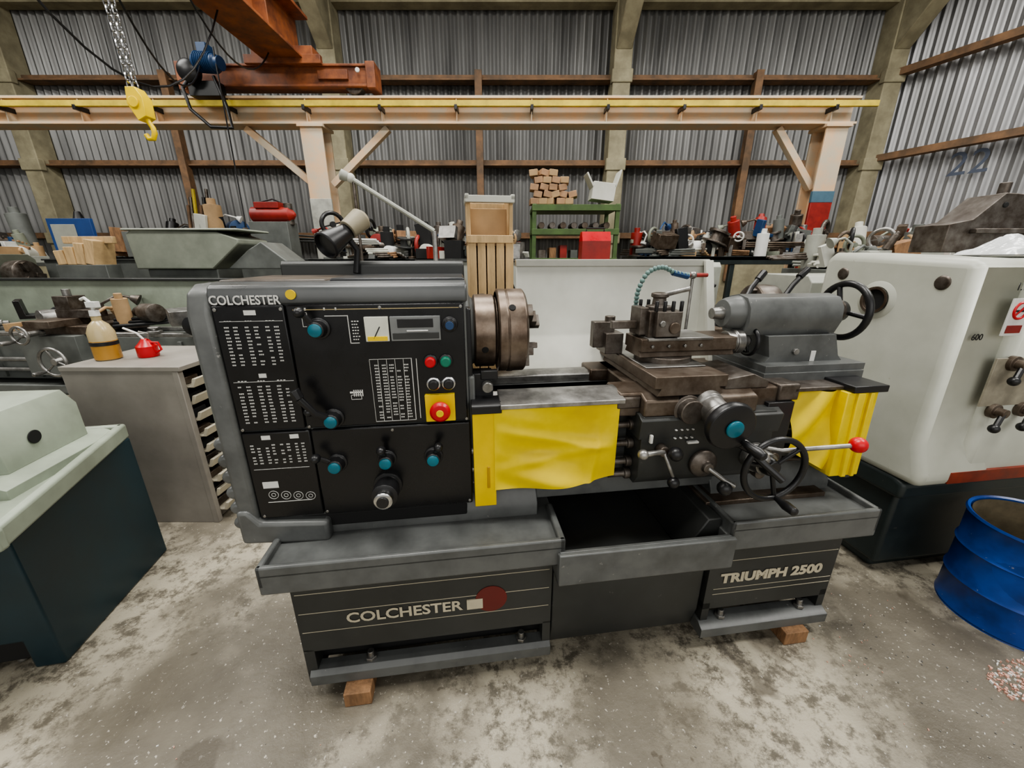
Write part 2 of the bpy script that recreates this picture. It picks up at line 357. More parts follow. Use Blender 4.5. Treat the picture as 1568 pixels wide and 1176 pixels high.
b.rev((.63,.36,1.23),(1,0,0),[(0,.16),(.02,.155),(.025,.12),(.05,.1)],GREY,36)
b.box(.64,.66,.17,.5,.7,1.12,GREY); b.box(.635,.655,.18,.24,1.0,1.33,BLACK)
b.done(.006)
b=B('end_guard',LA)
pts=[(.14,1.33),(.16,1.385),(.2,1.405),(.56,1.41),(.58,1.38),(.58,.62),(.14,.6)]
b.prism(pts,'x',-.095,-.036,GREY)
b.prism([(-.095,.60),(.17,.585),(.17,.66),(-.03,.675),(-.06,.72),(-.095,.72)],'y',.13,.3,GREY)
for i in range(6):
    z=.67+i*.055; b.cyl((-.094,.142,z),(-.094,.5,z),.022,GREY,seg=14)
b.done(.012,3)
b=B('control_panels',LA)
b.box(-.034,.148,.148,.166,.985,1.35,PANEL); b.box(.152,.634,.148,.166,.985,1.35,PANEL)
b.box(-.034,.158,.148,.166,.68,.978,PANEL); b.box(.162,.64,.146,.166,.68,.978,PANEL)
b.done(.004)
b=B('panel_markings',LA)
def mark(x0,x1,z0,z1,m=WHITE,y=.1475): b.box(x0,x1,y-.0007,y+.001,z0,z1,m)
random.seed(4)
def table(x0,x1,z0,z1,cols,rows,cell=.6,h=.38):
    cw=(x1-x0)/cols; rh=(z1-z0)/rows
    for i in range(cols):
        for j in range(rows):
            if random.random()<.93:
                w=cw*cell*random.uniform(.7,1); x=x0+i*cw+.15*cw; q=3
                for t in range(q): mark(x+w*t/q,x+w*(t+.62)/q,z0+j*rh,z0+j*rh+rh*h)
def frame(x0,x1,z0,z1,t=.0012):
    mark(x0,x1,z0,z0+t);mark(x0,x1,z1-t,z1);mark(x0,x0+t,z0,z1);mark(x1-t,x1,z0,z1)
for z0,z1 in((1.185,1.3),(1.01,1.13)):
    for k in range(3):
        x=-.015+k*.052; table(x,x+.045,z0,z1,2,12); table(x,x+.045,z1+.008,z1+.014,1,1)
mark(.045,.075,1.325,1.338); mark(.05,.07,1.148,1.16)
for k in range(4):
    x=-.018+k*.042; table(x,x+.036,.875,.945,2,7)
mark(.02,.045,.955,.968); mark(.1,.125,.955,.968)
for z in(1.312,1.14,.86): mark(-.02,.14,z-.004,z-.003)
mark(-.005,.04,.79,.812)
for k in range(4):
    b.torus((.02+k*.036,.1475,.765-.004*k),(0,1,0),.014,.0008,WHITE,20,4); b.torus((.02+k*.036,.1475,.765-.004*k),(0,1,0),.006,.0008,WHITE,14,4)
mark(-.0,.13,.738,.740)
table(.365,.47,1.005,1.18,5,19,.7,.42); frame(.355,.475,.995,1.192)
for k in range(6): mark(.355+k*.024,.356+k*.024,.995,1.192)
mark(.488,.490,1.0,1.19)
mark(.17,.62,1.336,1.338,mat('gold_line',(.5,.4,.2),.5)); mark(.17,.635,.957,.958)
frame(.19,.205,1.29,1.33); mark(.25,.31,1.318,1.32); mark(.31,.312,1.24,1.32); mark(.31,.335,1.24,1.242)
table(.315,.345,1.25,1.31,1,7,.8,.35)
for k in range(5): mark(.30+k*.006,.303+k*.006,1.08,1.1)
mark(.29,.325,1.09,1.095); frame(.292,.322,1.07,1.085)
for x in(.2,.23,.26,.36,.38,.4,.5,.52,.54): mark(x,x+.006,.905,.914)
for x in(.2,.25,.28): mark(x,x+.004,1.335,1.342)
for k in range(12): mark(.19+k*.007,.193+k*.007,.705+.004*(k%2),.711+.004*(k%2))
b.rev((.172,.149,1.378),(0,-1,0),[(0,.013),(.004,.013)],YELP)
b.done(0)
text('nameplate','COLCHESTER',.034,(-.034,.1465,1.3535),WHITE,LA,sx=.85,offset=.0006)
b=B('controls',LA)
def knob(x,z,lx,lz,big=1.0,y0=.148):
    b.rev((x,y0,z),(0,-1,0),[(0,.03*big),(.006,.03*big),(.008,.024*big),(.035,.022*big),(.037,.018*big)],BLACK)
    b.rev((x,y0-.036,z),(0,-1,0),[(0,.018*big),(.005,.018*big),(.007,.015*big)],TEAL)
    b.tube([(x,y0-.02,z),(x+lx*.5,y0-.026,z+lz*.5),(x+lx,y0-.04,z+lz)],.008*big,BLACK)
    b.sph((x+lx,y0-.045,z+lz),.014*big,BLACK,(1,1.3,1))
knob(.232,1.285,-.03,.05); knob(.235,1.015,-.05,.04,1.0); knob(.225,.865,-.045,.04); knob(.375,.868,-.006,.05); knob(.52,.868,.02,.05)
b.tube([(.235,.125,1.02),(.2,.1,1.05),(.17,.09,1.1)],.011,BLACK); b.tube([(.17,.09,1.1),(.16,.09,1.125)],.015,BLACK)
b.rev((.37,.146,.775),(0,-1,0),[(0,.045),(.01,.045),(.012,.036),(.03,.036),(.032,.04),(.07,.04),(.074,.03)],BLACK,32)
b.rev((.37,.08,.775),(0,-1,0),[(0,.028),(.03,.028),(.033,.022)],CHROME,32); b.rev((.37,.05,.775),(0,-1,0),[(0,.018),(.01,.018)],BLACK)
b.box(.355,.42,.14,.149,1.245,1.315,mat('meter_white',(.75,.76,.66),.3)); b.box(.385,.388,.138,.141,1.25,1.29,BLACK,Matrix.Rotation(.5,3,'Y')); b.box(.36,.415,.138,.141,1.247,1.26,YELP)
b.box(.425,.565,.14,.149,1.245,1.315,mat('panel_grey',(.24,.25,.25),.35)); b.box(.445,.545,.138,.141,1.283,1.308,BLACK); b.box(.47,.53,.136,.139,1.272,1.276,WHITE); b.box(.43,.56,.138,.141,1.25,1.268,GREYD)
b.rev((.592,.148,1.29),(0,-1,0),[(0,.024),(.012,.022),(.014,.017),(.03,.015)],BLACK); b.rev((.592,.118,1.29),(0,-1,0),[(0,.012),(.004,.012)],PLUMB)
for x,z,m in((.53,1.18,RED),(.575,1.18,GREEN),(.535,1.11,BLACK),(.58,1.11,BLACK)):
    b.rev((x,.148,z),(0,-1,0),[(0,.022),(.006,.021),(.008,.017)],CHROME if m is BLACK else BLACK); b.rev((x,.141,z),(0,-1,0),[(0,.016),(.012,.0155),(.015,.012)],m)
b.box(.507,.596,.132,.149,.992,1.078,YELP)
b.rev((.552,.132,1.035),(0,-1,0),[(0,.014),(.02,.014),(.022,.03),(.034,.031),(.042,.024),(.044,.01)],RED,28)
b.rev((.552,.0875,1.035),(0,-1,0),[(0,.011),(.002,.011)],YELP,20)
for x,z in((-.025,1.34),(.14,1.34),(-.025,.99),(.16,.99),(.625,1.34),(.63,.99),(.63,.69),(.17,.69),(-.02,.69),(.4,1.34),(.4,.965)): b.rev((x,.148,z),(0,-1,0),[(0,.005),(.003,.005)],STEEL,8)
b.done(.0015)
text('maker_lettering','COLCHESTER',.058,(.205,.058,.312),LETTER,LA,sx=1.08,offset=.0012)
text('model_lettering','TRIUMPH 2500',.058,(1.562,.058,.296),LETTER,LA,sx=1.15,offset=.0028)
b=B('badge',LA); b.box(.605,.66,.056,.06,.31,.352,LETTER); b.rev((.69,.0605,.345),(0,-1,0),[(0,.055),(.0025,.055)],mat('badge_red',(.16,.02,.015),.6),40); b.done(0)
b=B('chuck',LA)
AX=(1,0,0)
b.rev((.66,.36,1.23),AX,[(0,.1),(.01,.125),(.075,.125),(.08,.115),(.085,.115)],CHUCK,48)
b.rev((.745,.36,1.23),AX,[(0,.134),(.004,.143),(.03,.143),(.033,.139),(.036,.143),(.09,.143),(.098,.132),(.099,.04),(.06,.03)],CHUCK,48,cap=False)
for k in range(3):
    a=R(50)+2*pi*k/3
    for r0,r1,x1 in((.045,.128,.86),(.045,.09,.876),(.045,.065,.89)):
        rm=Matrix.Rotation(a,3,'X'); mid=(r0+r1)/2; cc=Vector((0,0,mid)); cc.rotate(Matrix.Rotation(a,3,'X'))
        hw=.022; c0=Vector((.845,.36,1.23))+cc
        b.box(c0.x-.005,x1,c0.y-hw/1,c0.y+hw/1,c0.z-(r1-r0)/2,c0.z+(r1-r0)/2,STEELD,rm)
    for kk in range(2):
        aa=a+R(60)*kk
        p=Vector((0,-sin(aa),cos(aa)))
        b.rev(Vector((.79 if kk==0 else .7,.36,1.23))+p*(.141 if kk==0 else .122),p,[(0,.012),(.004,.012)],DARK,12)
b.done(.002)
b=B('spindle_lever_block',LA); b.box(.655,.72,.2,.27,1.03,1.12,BLACK); b.box(.68,.735,.195,.22,1.1,1.13,BLACK); b.rev((.7,.2,1.08),(0,-1,0),[(0,.018),(.03,.018)],STEEL); b.done(.003)
b=B('way_cover_headstock_side',LA)
def cloth(u,v):
    e=sin(pi*u)**.7 if 0<u<1 else 0
    x=.715+u*.415; z=1.03-v*(.30-.035*u)-.018*sin(pi*u*.8)*v
    w=.014*sin(3.2*u+5.5*v+.6)*e+.010*sin(11*v-7*u+1)*e*v+.004*sin(26*(v-.35*u))*e*(1-u)
    w+=.012*math.exp(-((v-.25-.35*u)/.06)**2)*e+.010*math.exp(-((v-.75+.25*u)/.07)**2)*e+.008*math.exp(-((u-.88+.1*v)/.03)**2)*v
    return (x,.133-w,z)
b.grid(cloth,70,50,YEL); b.grid(lambda u,v:(lambda p:(p[0],p[1]+.012,p[2]))(cloth(u,v)),70,50,YEL)
b.prism([(.135,.67),(.135,1.01),(.2,1.01),(.2,.67)],'x',.648,.72,YELP)
b.prism([(.125,1.01),(.125,1.035),(.14,1.045),(.2,1.045),(.2,1.01)],'x',.645,.74,BLACK)
b.prism([(.115,1.025),(.115,1.04),(.2,1.055),(.23,1.055),(.23,1.04)],'x',.735,1.14,STEEL)
b.box(.69,.7,.132,.136,.74,.82,mat('label_brown',(.5,.3,.02),.5))
b.done(.002)
b=B('way_cover_tailstock_side',LA)
def cloth2(u,v):
    x=1.78+u*.18; z=1.03-v*(.22+.1*u)
    return (x,.135+.016*sin(8*u+5*v)+.008*sin(7*v+5*u),z)
b.grid(cloth2,24,24,YEL)
b.prism([(1.94,1.03),(2.06,1.03),(2.075,.7),(1.955,.7)],'y',.1,.2,YEL)
b.prism([(1.97,1.03),(2.0,1.03),(2.015,.7),(1.995,.7)],'y',.09,.2,YEL)
b.prism([(2.02,1.03),(2.035,1.03),(2.05,.7),(2.035,.7)],'y',.09,.2,YEL)
b.box(1.95,2.085,.09,.22,1.03,1.055,BLACK); b.box(1.76,1.96,.13,.22,1.03,1.045,STEELD)
b.box(2.075,2.1,.14,.56,.66,1.05,GREYD)
b.done(.003)
b=B('splash_guard',LA)
gp=[(.655,1.46),(.64,1.16),(.63,1.145),(.56,1.0),(.565,.995),(.65,1.14),(.66,1.46)]
b.prism(gp,'x',.86,1.7,CREAM)
b.prism([(.645,1.44),(.64,1.468),(.69,1.468),(.69,1.44)],'x',.86,1.71,CREAM)
b.prism([(.66,1.46),(.62,1.46),(.5,1.0),(.56,.97),(.66,1.12)],'x',1.695,1.705,CREAM)
b.prism([(.64,1.46),(.622,1.465),(.49,1.0),(.51,.99)],'x',1.68,1.715,CREAM)
b.box(.9,.92,.66,.68,.6,1.2,GREYD); b.box(1.6,1.62,.66,.68,.6,1.2,GREYD); b.box(.7,1.7,.525,.57,.94,1.005,CREAM)
b.done(.004)
b=B('saddle',LA)
b.prism([(.1,.98),(.1,1.035),(.14,1.05),(.55,1.05),(.58,1.03),(.58,.98)],'x',1.2,1.6,RUST)
b.prism([(.14,.97),(.14,1.05),(.26,1.055),(.28,1.03),(.28,.97)],'x',1.13,1.76,RUST)
b.prism([(.44,1.0),(.44,1.05),(.56,1.05),(.56,1.0)],'x',1.13,1.76,RUST)
b.box(1.12,1.2,.13,.24,1.0,1.04,STEELD); b.box(1.7,1.78,.13,.25,1.0,1.06,STEELD)
b.done(.006)
b=B('cross_slide',LA)
b.prism([(1.235,1.05),(1.25,1.075),(1.225,1.075),(1.225,1.115),(1.475,1.115),(1.475,1.075),(1.45,1.075),(1.465,1.05)],'y',.1,.66,RUST)
b.box(1.24,1.46,.2,.6,1.115,1.12,STEEL)
b.box(1.225,1.3,.58,.66,1.115,1.15,STEELD)
b.prism([(1.5,1.05),(1.5,1.085),(1.6,1.1),(1.66,1.075),(1.66,1.05)],'y',.14,.34,STEELD)
b.rev((1.35,.12,1.0),(0,-1,0),[(0,.05),(.02,.05),(.022,.04),(.05,.04)],STEELD)
b.rev((1.42,.14,1.02),(0,-1,-.22),[(0,.055),(.05,.05),(.052,.045),(.1,.045),(.102,.05),(.13,.05)],STEEL,36)
b.done(.004)
b=B('cross_slide_handwheel',LA)
b.rev((1.43,.02,.985),(0,-1,-.1),[(0,.055),(.005,.075),(.022,.08),(.035,.075),(.04,.055)],BLACK,40)
b.rev((1.43,-.02,.981),(0,-1,-.1),[(0,.028),(.008,.028),(.012,.02)],TEAL,28)
b.tube([(1.475,-.0,.935),(1.5,-.03,.92)],.008,STEEL); b.rev((1.475,-.01,.93),(.3,-1,-.25),[(0,.008),(.015,.012),(.055,.018),(.075,.014),(.08,.006)],BLACK,16)
b.done(.002)
b=B('apron',LA)
b.prism([(.1,.76),(.1,.98),(.22,1.0),(.22,.72),(.13,.72)],'x',1.2,1.68,GREYD)
b.prism([(.1,.9),(.09,.97),(.12,.985),(.2,.985),(.2,.9)],'x',1.19,1.7,GREYD)
b.box(1.66,1.76,.12,.22,.78,1.0,BLACK)
for i,z in enumerate((.74,.8)): b.rev((1.66+.04*i,.12,z),(0,-1,0),[(0,.02),(.03,.02)],STEELD)
for z in(.86,.79,.74,.93,.98): b.rev((1.2,.165,z),(-1,0,0),[(0,.02),(.02,.02),(.022,.012),(.08,.012)],STEELD)
b.rev((1.27,.1,.865),(0,-1,0),[(0,.02),(.03,.018)],STEELD); b.tube([(1.27,.075,.865),(1.2,.06,.868)],.01,STEEL); b.sph((1.3,.055,.865),.024,BLACK); b.sph((1.19,.06,.868),.018,STEEL)
b.tube([(1.27,.075,.865),(1.3,.05,.78)],.007,STEEL); b.sph((1.3,.045,.765),.02,BLACK)
b.rev((1.43,.1,.8),(0,-1,0),[(0,.05),(.012,.05),(.02,.042),(.03,.02),(.045,.018)],STEELD,32); b.tube([(1.43,.06,.8),(1.47,.03,.77),(1.5,.01,.755)],.009,STEEL); b.sph((1.47,.02,.745),.024,BLACK)
for i,z in enumerate((.90,.93)):
    for k in range(4): b.box(1.31+k*.02,1.318+k*.02,.088,.1,z,z+.005,WHITE)
b.box(1.36,1.40,.087,.1,.88,.888,WHITE); b.box(1.5,1.52,.087,.1,.9,.92,WHITE)
b.box(1.225,1.235,.087,.1,.89,.92,WHITE)
b.done(.004)
b=B('apron_handwheel',LA)
b.wheel((1.62,.0,.815),(0,-1,0),.108,.0105,BLACK,.03,3,.02,True,BLACK,a0=1.0)
b.rev((1.62,.1,.815),(0,-1,0),[(0,.05),(.03,.05),(.032,.045),(.07,.04)],STEEL,36)
b.tube([(1.54,-.0,.87),(1.6,-.06,.81)],.012,BLACK)
b.done(.002)
b=B('feed_lever',LA)
b.tube([(1.6,.09,.86),(1.66,.03,.865),(1.88,-.02,.895)],.008,STEEL); b.sph((1.885,-.02,.896),.026,RED); b.tube([(1.5,.05,.9),(1.57,.0,.865)],.014,BLACK); b.sph((1.49,.03,.91),.02,BLACK)
b.sph((1.57,.0,.86),.02,STEEL)
b.done(.001)
b=B('compound_slide',LA)
b.rev((1.36,.32,1.118),(0,0,1),[(0,.1),(.02,.1),(.022,.095)],STEELD,40)
b.prism([(.255,1.14),(.265,1.16),(.25,1.16),(.25,1.205),(.385,1.205),(.385,1.16),(.37,1.16),(.38,1.14)],'x',1.24,1.60,RUST)
b.box(1.26,1.5,.24,.4,1.2,1.21,STEEL)
b.rev((1.60,.318,1.175),(1,0,0),[(0,.04),(.03,.04),(.032,.045),(.06,.045),(.065,.03),(.09,.025)],STEEL,32)
b.wheel((1.70,.318,1.175),(1,0,0),.05,.008,BLACK,.018,2,.01,True,BLACK,a0=.6)
for x in(1.28,1.34,1.4,1.46): b.rev((x,.25,1.18),(0,-1,0),[(0,.006),(.008,.006)],STEEL,8)
b.done(.003)
b=B('toolpost',LA)
b.box(1.265,1.385,.26,.38,1.21,1.30,STEELD); b.rev((1.325,.32,1.3),(0,0,1),[(0,.045),(.012,.045),(.014,.025),(.04,.022),(.042,.03),(.055,.03),(.058,.018)],STEELD,32)
b.tube([(1.325,.32,1.345),(1.36,.29,1.36),(1.40,.26,1.375)],.009,STEEL)
b.box(1.24,1.27,.28,.36,1.215,1.31,STEELD); b.box(1.15,1.27,.3,.325,1.235,1.262,STEELD)
b.box(1.28,1.37,.235,.262,1.215,1.3,STEELD); b.rev((1.3,.24,1.26),(0,-1,0),[(0,.012),(.012,.012)],STEEL,6); b.rev((1.345,.24,1.245),(0,-1,0),[(0,.02),(.012,.02)],RUST,24)
for x in(1.28,1.31,1.34,1.37): b.cyl((x,.25,1.3),(x,.25,1.335),.007,BLACK,seg=8); b.cyl((x,.37,1.3),(x,.37,1.33),.007,BLACK,seg=8)
b.box(1.17,1.24,.4,.5,1.12,1.2,STEELD); b.cyl((1.2,.45,1.2),(1.2,.45,1.26),.02,STEELD); b.box(1.13,1.2,.43,.47,1.14,1.24,STEELD)
b.done(.003)
b=B('coolant_hose',LA)
hp=[(1.3,.45,1.24),(1.29,.43,1.3),(1.29,.42,1.36),(1.32,.42,1.42),(1.38,.43,1.44),(1.44,.44,1.42),(1.5,.45,1.41)]
def cr(P,n=10):
    P=[Vector(p) for p in P]; out=[]
    for i in range(len(P)-1):
        p0=P[max(i-1,0)];p1=P[i];p2=P[i+1];p3=P[min(i+2,len(P)-1)]
        for k in range(n):
            t=k/n; out.append(.5*((2*p1)+(-p0+p2)*t+(2*p0-5*p1+4*p2-p3)*t*t+(-p0+3*p1-3*p2+p3)*t**3))
    out.append(P[-1]); return out
pp=cr(hp,4); HOSE=mat('hose_green',(.16,.26,.24),.35)
for i,p in enumerate(pp): b.sph(p,.0098,HOSE,seg=10,n=6)
b.tube(pp,.006,BLACK)
b.tube([(1.43,.44,1.42),(1.5,.45,1.405)],.011,PLUMB); b.cyl((1.52,.45,1.06),(1.52,.45,1.42),.006,STEEL); b.sph((1.52,.45,1.41),.015,STEEL); b.tube([(1.5,.45,1.41),(1.58,.45,1.41)],.008,REDD)
b.done(0)
b=B('tailstock',LA)
b.prism([(.28,1.25),(.285,1.3),(.31,1.335),(.36,1.345),(.41,1.335),(.435,1.3),(.44,1.25),(.42,1.2),(.3,1.2)],'x',1.66,2.04,GREY)
b.rev((1.6,.36,1.275),(1,0,0),[(0,.025),(.002,.05),(.02,.058),(.06,.065),(.45,.065)],GREY,36)
b.rev((1.56,.36,1.275),(1,0,0),[(0,.02),(.05,.026),(.06,.026)],STEEL)
b.prism([(1.74,1.2),(1.76,1.12),(1.72,1.07),(1.72,1.045),(2.1,1.045),(2.1,1.07),(2.05,1.12),(2.02,1.2)],'y',.27,.45,GREY)
b.box(1.7,2.11,.21,.53,1.04,1.075,GREY); b.box(1.71,2.12,.22,.54,1.075,1.1,GREY)
b.rev((2.04,.36,1.275),(1,0,0),[(0,.06),(.01,.05),(.03,.04),(.032,.045),(.05,.045)],STEELD,32)
b.wheel((2.12,.36,1.275),(1,0,0),.104,.0125,BLACK,.04,3,.02,False,BLACK,a0=.4)
b.tube([(1.74,.42,1.32),(1.77,.44,1.36),(1.83,.46,1.42)],.01,BLACK); b.tube([(1.8,.45,1.39),(1.83,.46,1.42)],.014,BLACK)
b.tube([(1.9,.42,1.32),(1.95,.44,1.37),(2.02,.46,1.43)],.01,BLACK); b.tube([(1.98,.45,1.4),(2.02,.46,1.43)],.014,BLACK)
b.box(1.93,1.95,.268,.27,1.1,1.14,WHITE); b.rev((1.86,.27,1.14),(0,-1,0),[(0,.012),(.01,.012)],STEEL,8)
b.done(.004)
b=B('work_lamp',LA)
b.rev((.235,.5,1.55),(-.55,-.8,-.5),[(-.06,.016),(-.05,.026),(0,.03),(.05,.04),(.085,.046),(.09,.04),(.03,.022)],BLACK,32,cap=False)
b.rev((.2,.45,1.518),(-.55,-.8,-.5),[(0,.036),(.004,.036)],GREYD)
b.tube([(.26,.52,1.42),(.27,.53,1.5),(.24,.51,1.55)],.012,BLACK)
b.rev((.25,.51,1.565),(.5,.5,.5),[(0,.032),(.07,.038),(.085,.022)],mat('lamp_beige',(.35,.31,.22),.5))
b.done(.002)
for x,y,dx in((.22,.0,.045),(1.9,.0,.05),(.22,.5,.05),(1.9,.5,.05)):
    b=B('wood_support_block'); b.M=Matrix.Translation((-.748,.894,0))@Matrix.Rotation(R(7.7),4,'Z')
    b.box(x-dx,x+dx,y,y+.1,0,.06,WOODD); b.done(.003)
b=B('open_timber_crate'); b.M=Matrix.Translation((-.748,.894,0))@Matrix.Rotation(R(7.7),4,'Z')
b.box(.665,.85,.68,.86,0,.05,WOOD)
for i in range(5): b.box(.667+i*.038,.699+i*.038,.665,.68,.05,1.54,WOOD)
b.box(.665,.68,.68,.86,.05,1.7,WOOD); b.box(.835,.85,.68,.86,.05,1.7,WOOD); b.box(.665,.85,.85,.865,.05,1.7,WOOD); b.box(.665,.85,.68,.86,1.52,1.54,WOODD)
b.box(.66,.855,.66,.69,1.68,1.705,CREAM); b.box(.66,.675,.66,.86,1.69,1.71,CREAM); b.box(.84,.855,.66,.86,1.69,1.71,CREAM)
b.box(.68,.835,.77,.78,1.54,1.67,CARD); b.box(.665,.85,.66,.672,1.53,1.56,WOOD)
b.done(.002)
# ---------------------------------------------------------------- RIGHT MACHINE
RL=empty('large_lathe_headstock',(1.74,1.48,0),R(8))
b=B('base',RL); b.box(.02,2.4,.03,.75,.06,.52,RLG); b.box(.06,2.4,.07,.7,0,.07,RLG); b.prism([(.0,.44),(.0,.52),(.05,.54),(.7,.54),(.7,.44)],'x',-.01,2.4,RLG); b.done(.02,3)
b=B('headstock_body',RL)
b.prism([(-.05,.53),(-.05,.6),(-.01,.72),(.0,1.44),(.02,1.47),(.6,1.5),(.64,1.47),(.64,.53)],'x',-.02,.34,RLW)
b.prism([(-.04,.53),(-.04,1.44),(-.02,1.47),(.6,1.49),(.64,1.46),(.64,.53)],'x',.2,2.4,RLW)
b.done(.05,5)
b=B('details',RL)
b.rev((-.005,.33,1.29),(-1,0,0),[(0,.085),(.015,.085),(.02,.075),(.025,.06),(.0,.055)],RLW,40,cap=False)
b.rev((-.026,.33,1.29),(-1,0,0),[(0,.052),(.012,.06),(.012,.048),(-.0,.045)],RUST,36,cap=False); b.rev((-.02,.33,1.29),(-1,0,0),[(0,.05),(.004,.05)],DARK,30)
for y,z in((.52,1.4),(.1,1.38)): b.rev((-.018,y,z),(-1,0,0),[(0,.03),(.006,.026),(.008,.02)],STEELD,20)
b.box(.13,2.3,-.052,-.035,.545,.6,mat('red_brown_strip',(.28,.04,.015),.5,0,.5,9)); 
b.box(.145,.5,-.046,-.038,.9,1.1,mat('worn_plate',(.35,.32,.25),.4,0,.4,12))
b.box(.115,.205,-.045,-.039,1.19,1.33,WHITE)
b.torus((.16,-.046,1.285),(0,1,0),.03,.005,RED,28,6); b.box(.156,.164,-.048,-.045,1.26,1.31,RED,Matrix.Rotation(.8,3,'Y')); b.box(.14,.18,-.047,-.045,1.28,1.288,BLACK); b.box(.125,.195,-.047,-.045,1.2,1.23,REDD)
for x,z in((.22,1.08),(.33,1.08),(.22,.88),(.36,.88)):
    b.rev((x,-.04,z),(0,-1,0),[(0,.03),(.02,.03),(.022,.018),(.05,.018)],RUST,24); b.tube([(x,-.08,z),(x-.03,-.09,z-.05)],.01,BLACK); b.sph((x-.035,-.09,z-.06),.018,BLACK)
b.done(.002)
text('model_plate','1.13-CM',.04,(.1,-.0455,1.36),BLACK,RL); text('capacity_plate','600',.035,(.03,-.016,1.17),BLACK,RL,offset=.0005)
b=B('machine_casting',None,(2.15,1.95,1.5)); b.prism([(-.16,0),(.5,0),(.5,.22),(.05,.25),(-.06,.14),(-.16,.12)],'y',-.06,.1,STEELD); b.box(-.06,.5,-.09,-.06,.08,.1,STEELD)
for x,z in((.06,.2),(.2,.2),(.3,.15),(.42,.18)): b.rev((x,-.06,z),(0,-1,0),[(0,.012),(.006,.012)],DARK,12)
b.rev((.3,-.1,.2),(0,1,0),[(0,.03),(.05,.03)],STEELD); b.cyl((.1,0,.2),(.1,0,.3),.02,STEELD); b.done(.006)
b=B('plastic_sheeting',None,(2.1,1.7,1.475))
def film(u,v):
    x=-.16+u*.6; y=-.12+v*.22; return (x,y,.012+.075*(max(0,sin(pi*u)*sin(pi*v)))**.5*(1+.5*sin(17*u+9*v)*cos(13*v-4*u)))
b.grid(film,36,18,GLASSY); b.done(0)
b=B('steel_drum',None,(2.14,1.285,0))
pr=[(0,.205),(.012,.213),(.03,.21),(.14,.21),(.15,.217),(.16,.21),(.29,.21),(.3,.217),(.31,.21),(.435,.212),(.445,.219),(.455,.215),(.45,.205),(.43,.203),(.12,.203)]
b.rev((0,0,0),(0,0,1),pr,BLUE,64,cap=False); b.rev((0,0,.0),(0,0,1),[(0,.21),(.01,.205)],BLUE,48); b.rev((0,0,.11),(0,0,1),[(0,.203),(.012,.203)],mat('drum_inside',(.16,.13,.08),.7,0,.5,10),48)
b.rev((0,0,.115),(0,0,1),[(0,.199),(.33,.199)],MATS['drum_inside'],48,cap=False)
for v in b.bm.verts:
    a=math.atan2(v.co.y,v.co.x); 
    k=1-.09*max(0,cos(a+2.3))**2*max(0,sin((v.co.z-.05)*8)) if v.co.z>.05 else 1; v.co.x*=k; v.co.y*=k
b.done(0)
# ---------------------------------------------------------------- LEFT MACHINE
LM=empty('machine_base_with_tray',(-1.70,1.07,0),R(12))
b=B('cabinet',LM)
b.prism([(-2.0,.0),(-2,.66),(.0,.66),(.0,.0),(-.1,.0),(-.1,.13),(-.25,.13),(-.25,0)],'y',0,.62,TEALB)
b.box(-.26,-.09,.02,.5,.03,.14,DARK); b.cyl((-.17,.05,0),(-.17,.05,.08),.015,STEEL); b.rev((-.17,.05,.05),(0,0,1),[(0,.03),(.02,.03)],STEEL,6)
b.done(.02,3)
b=B('coolant_tray',LM)
tp=[(-2.0,-.2),(.18,-.2),(-.01,.635),(-2.0,.635)]
b.prism(tp,'z',.655,.675,PGREEN)
def rim(p,q,w=.035):
    p=Vector(p);q=Vector(q); d=(q-p).normalized(); n=Vector((-d.y,d.x))*w
    b.prism([tuple(p),tuple(q),tuple(q+n),tuple(p+n)],'z',.655,.725,PGREEN)
rim(tp[0],tp[1]); rim(tp[1],tp[2]); rim(tp[2],tp[3])
b.done(.01,3)
b=B('casting',LM)
b.M=Matrix.Translation((.04,.02,.02))
b.prism([(-.7,.65),(-.06,.65),(-.06,.69),(-.1,.71),(-.7,.71)],'y',.06,.56,PGREEN)
b.prism([(-.7,.71),(-.12,.71),(-.12,.86),(-.16,.92),(-.7,.94)],'y',.15,.5,PGREEN)
b.rev((-.118,.28,.80),(1,0,0),[(0,.026),(.004,.026)],DARK,24); b.rev((-.2,.152,.8),(0,-1,0),[(0,.026),(.004,.026)],DARK,24); b.box(-.4,-.3,.13,.15,.75,.9,PGREEN); b.box(-.55,-.45,.12,.152,.72,.92,PGREEN)
b.rev((-.4,.33,.93),(0,0,1),[(0,.06),(.03,.055)],STEEL,24)
b.M=Matrix.Identity(4)
b.done(.012,3)
b=B('pigeonhole_cabinet',None,(-2.32,1.9,0))
b.box(0,.6,0,.02,0,.94,CABG); b.box(0,.02,0.02,.48,0,.94,CABG); b.box(0,.6,.48,.5,0,.94,CABG); b.box(0,.62,-.005,.505,.92,.945,CABG); b.box(0.02,.58,0.02,.48,0.005,.04,CABG); b.box(.2,.22,0.02,.48,0.04,.92,DARK); b.box(.575,.605,-.003,.03,0,.92,CABG)
rr=random.Random(2)
for j in range(9):
    z=.06+j*.095; b.box(.22,.6,.03,.48,z-.006,z,CABG)
    for k in range(3):
        y=.035+k*.148; o=rr.uniform(0,.04)
        b.prism([(.25,z),(.6+o,z),(.62+o,z+.05),(.6+o,z+.05),(.585+o,z+.008),(.25,z+.008)],'y',y,y+.13,mat('bin_cream',(.5,.46,.36),.6))
        b.box(.3,.58,y+.02,y+.11,z+.01,z+.03+.03*rr.random(),rr.choice([STEELD,RUST,DARK]))
b.done(.003)
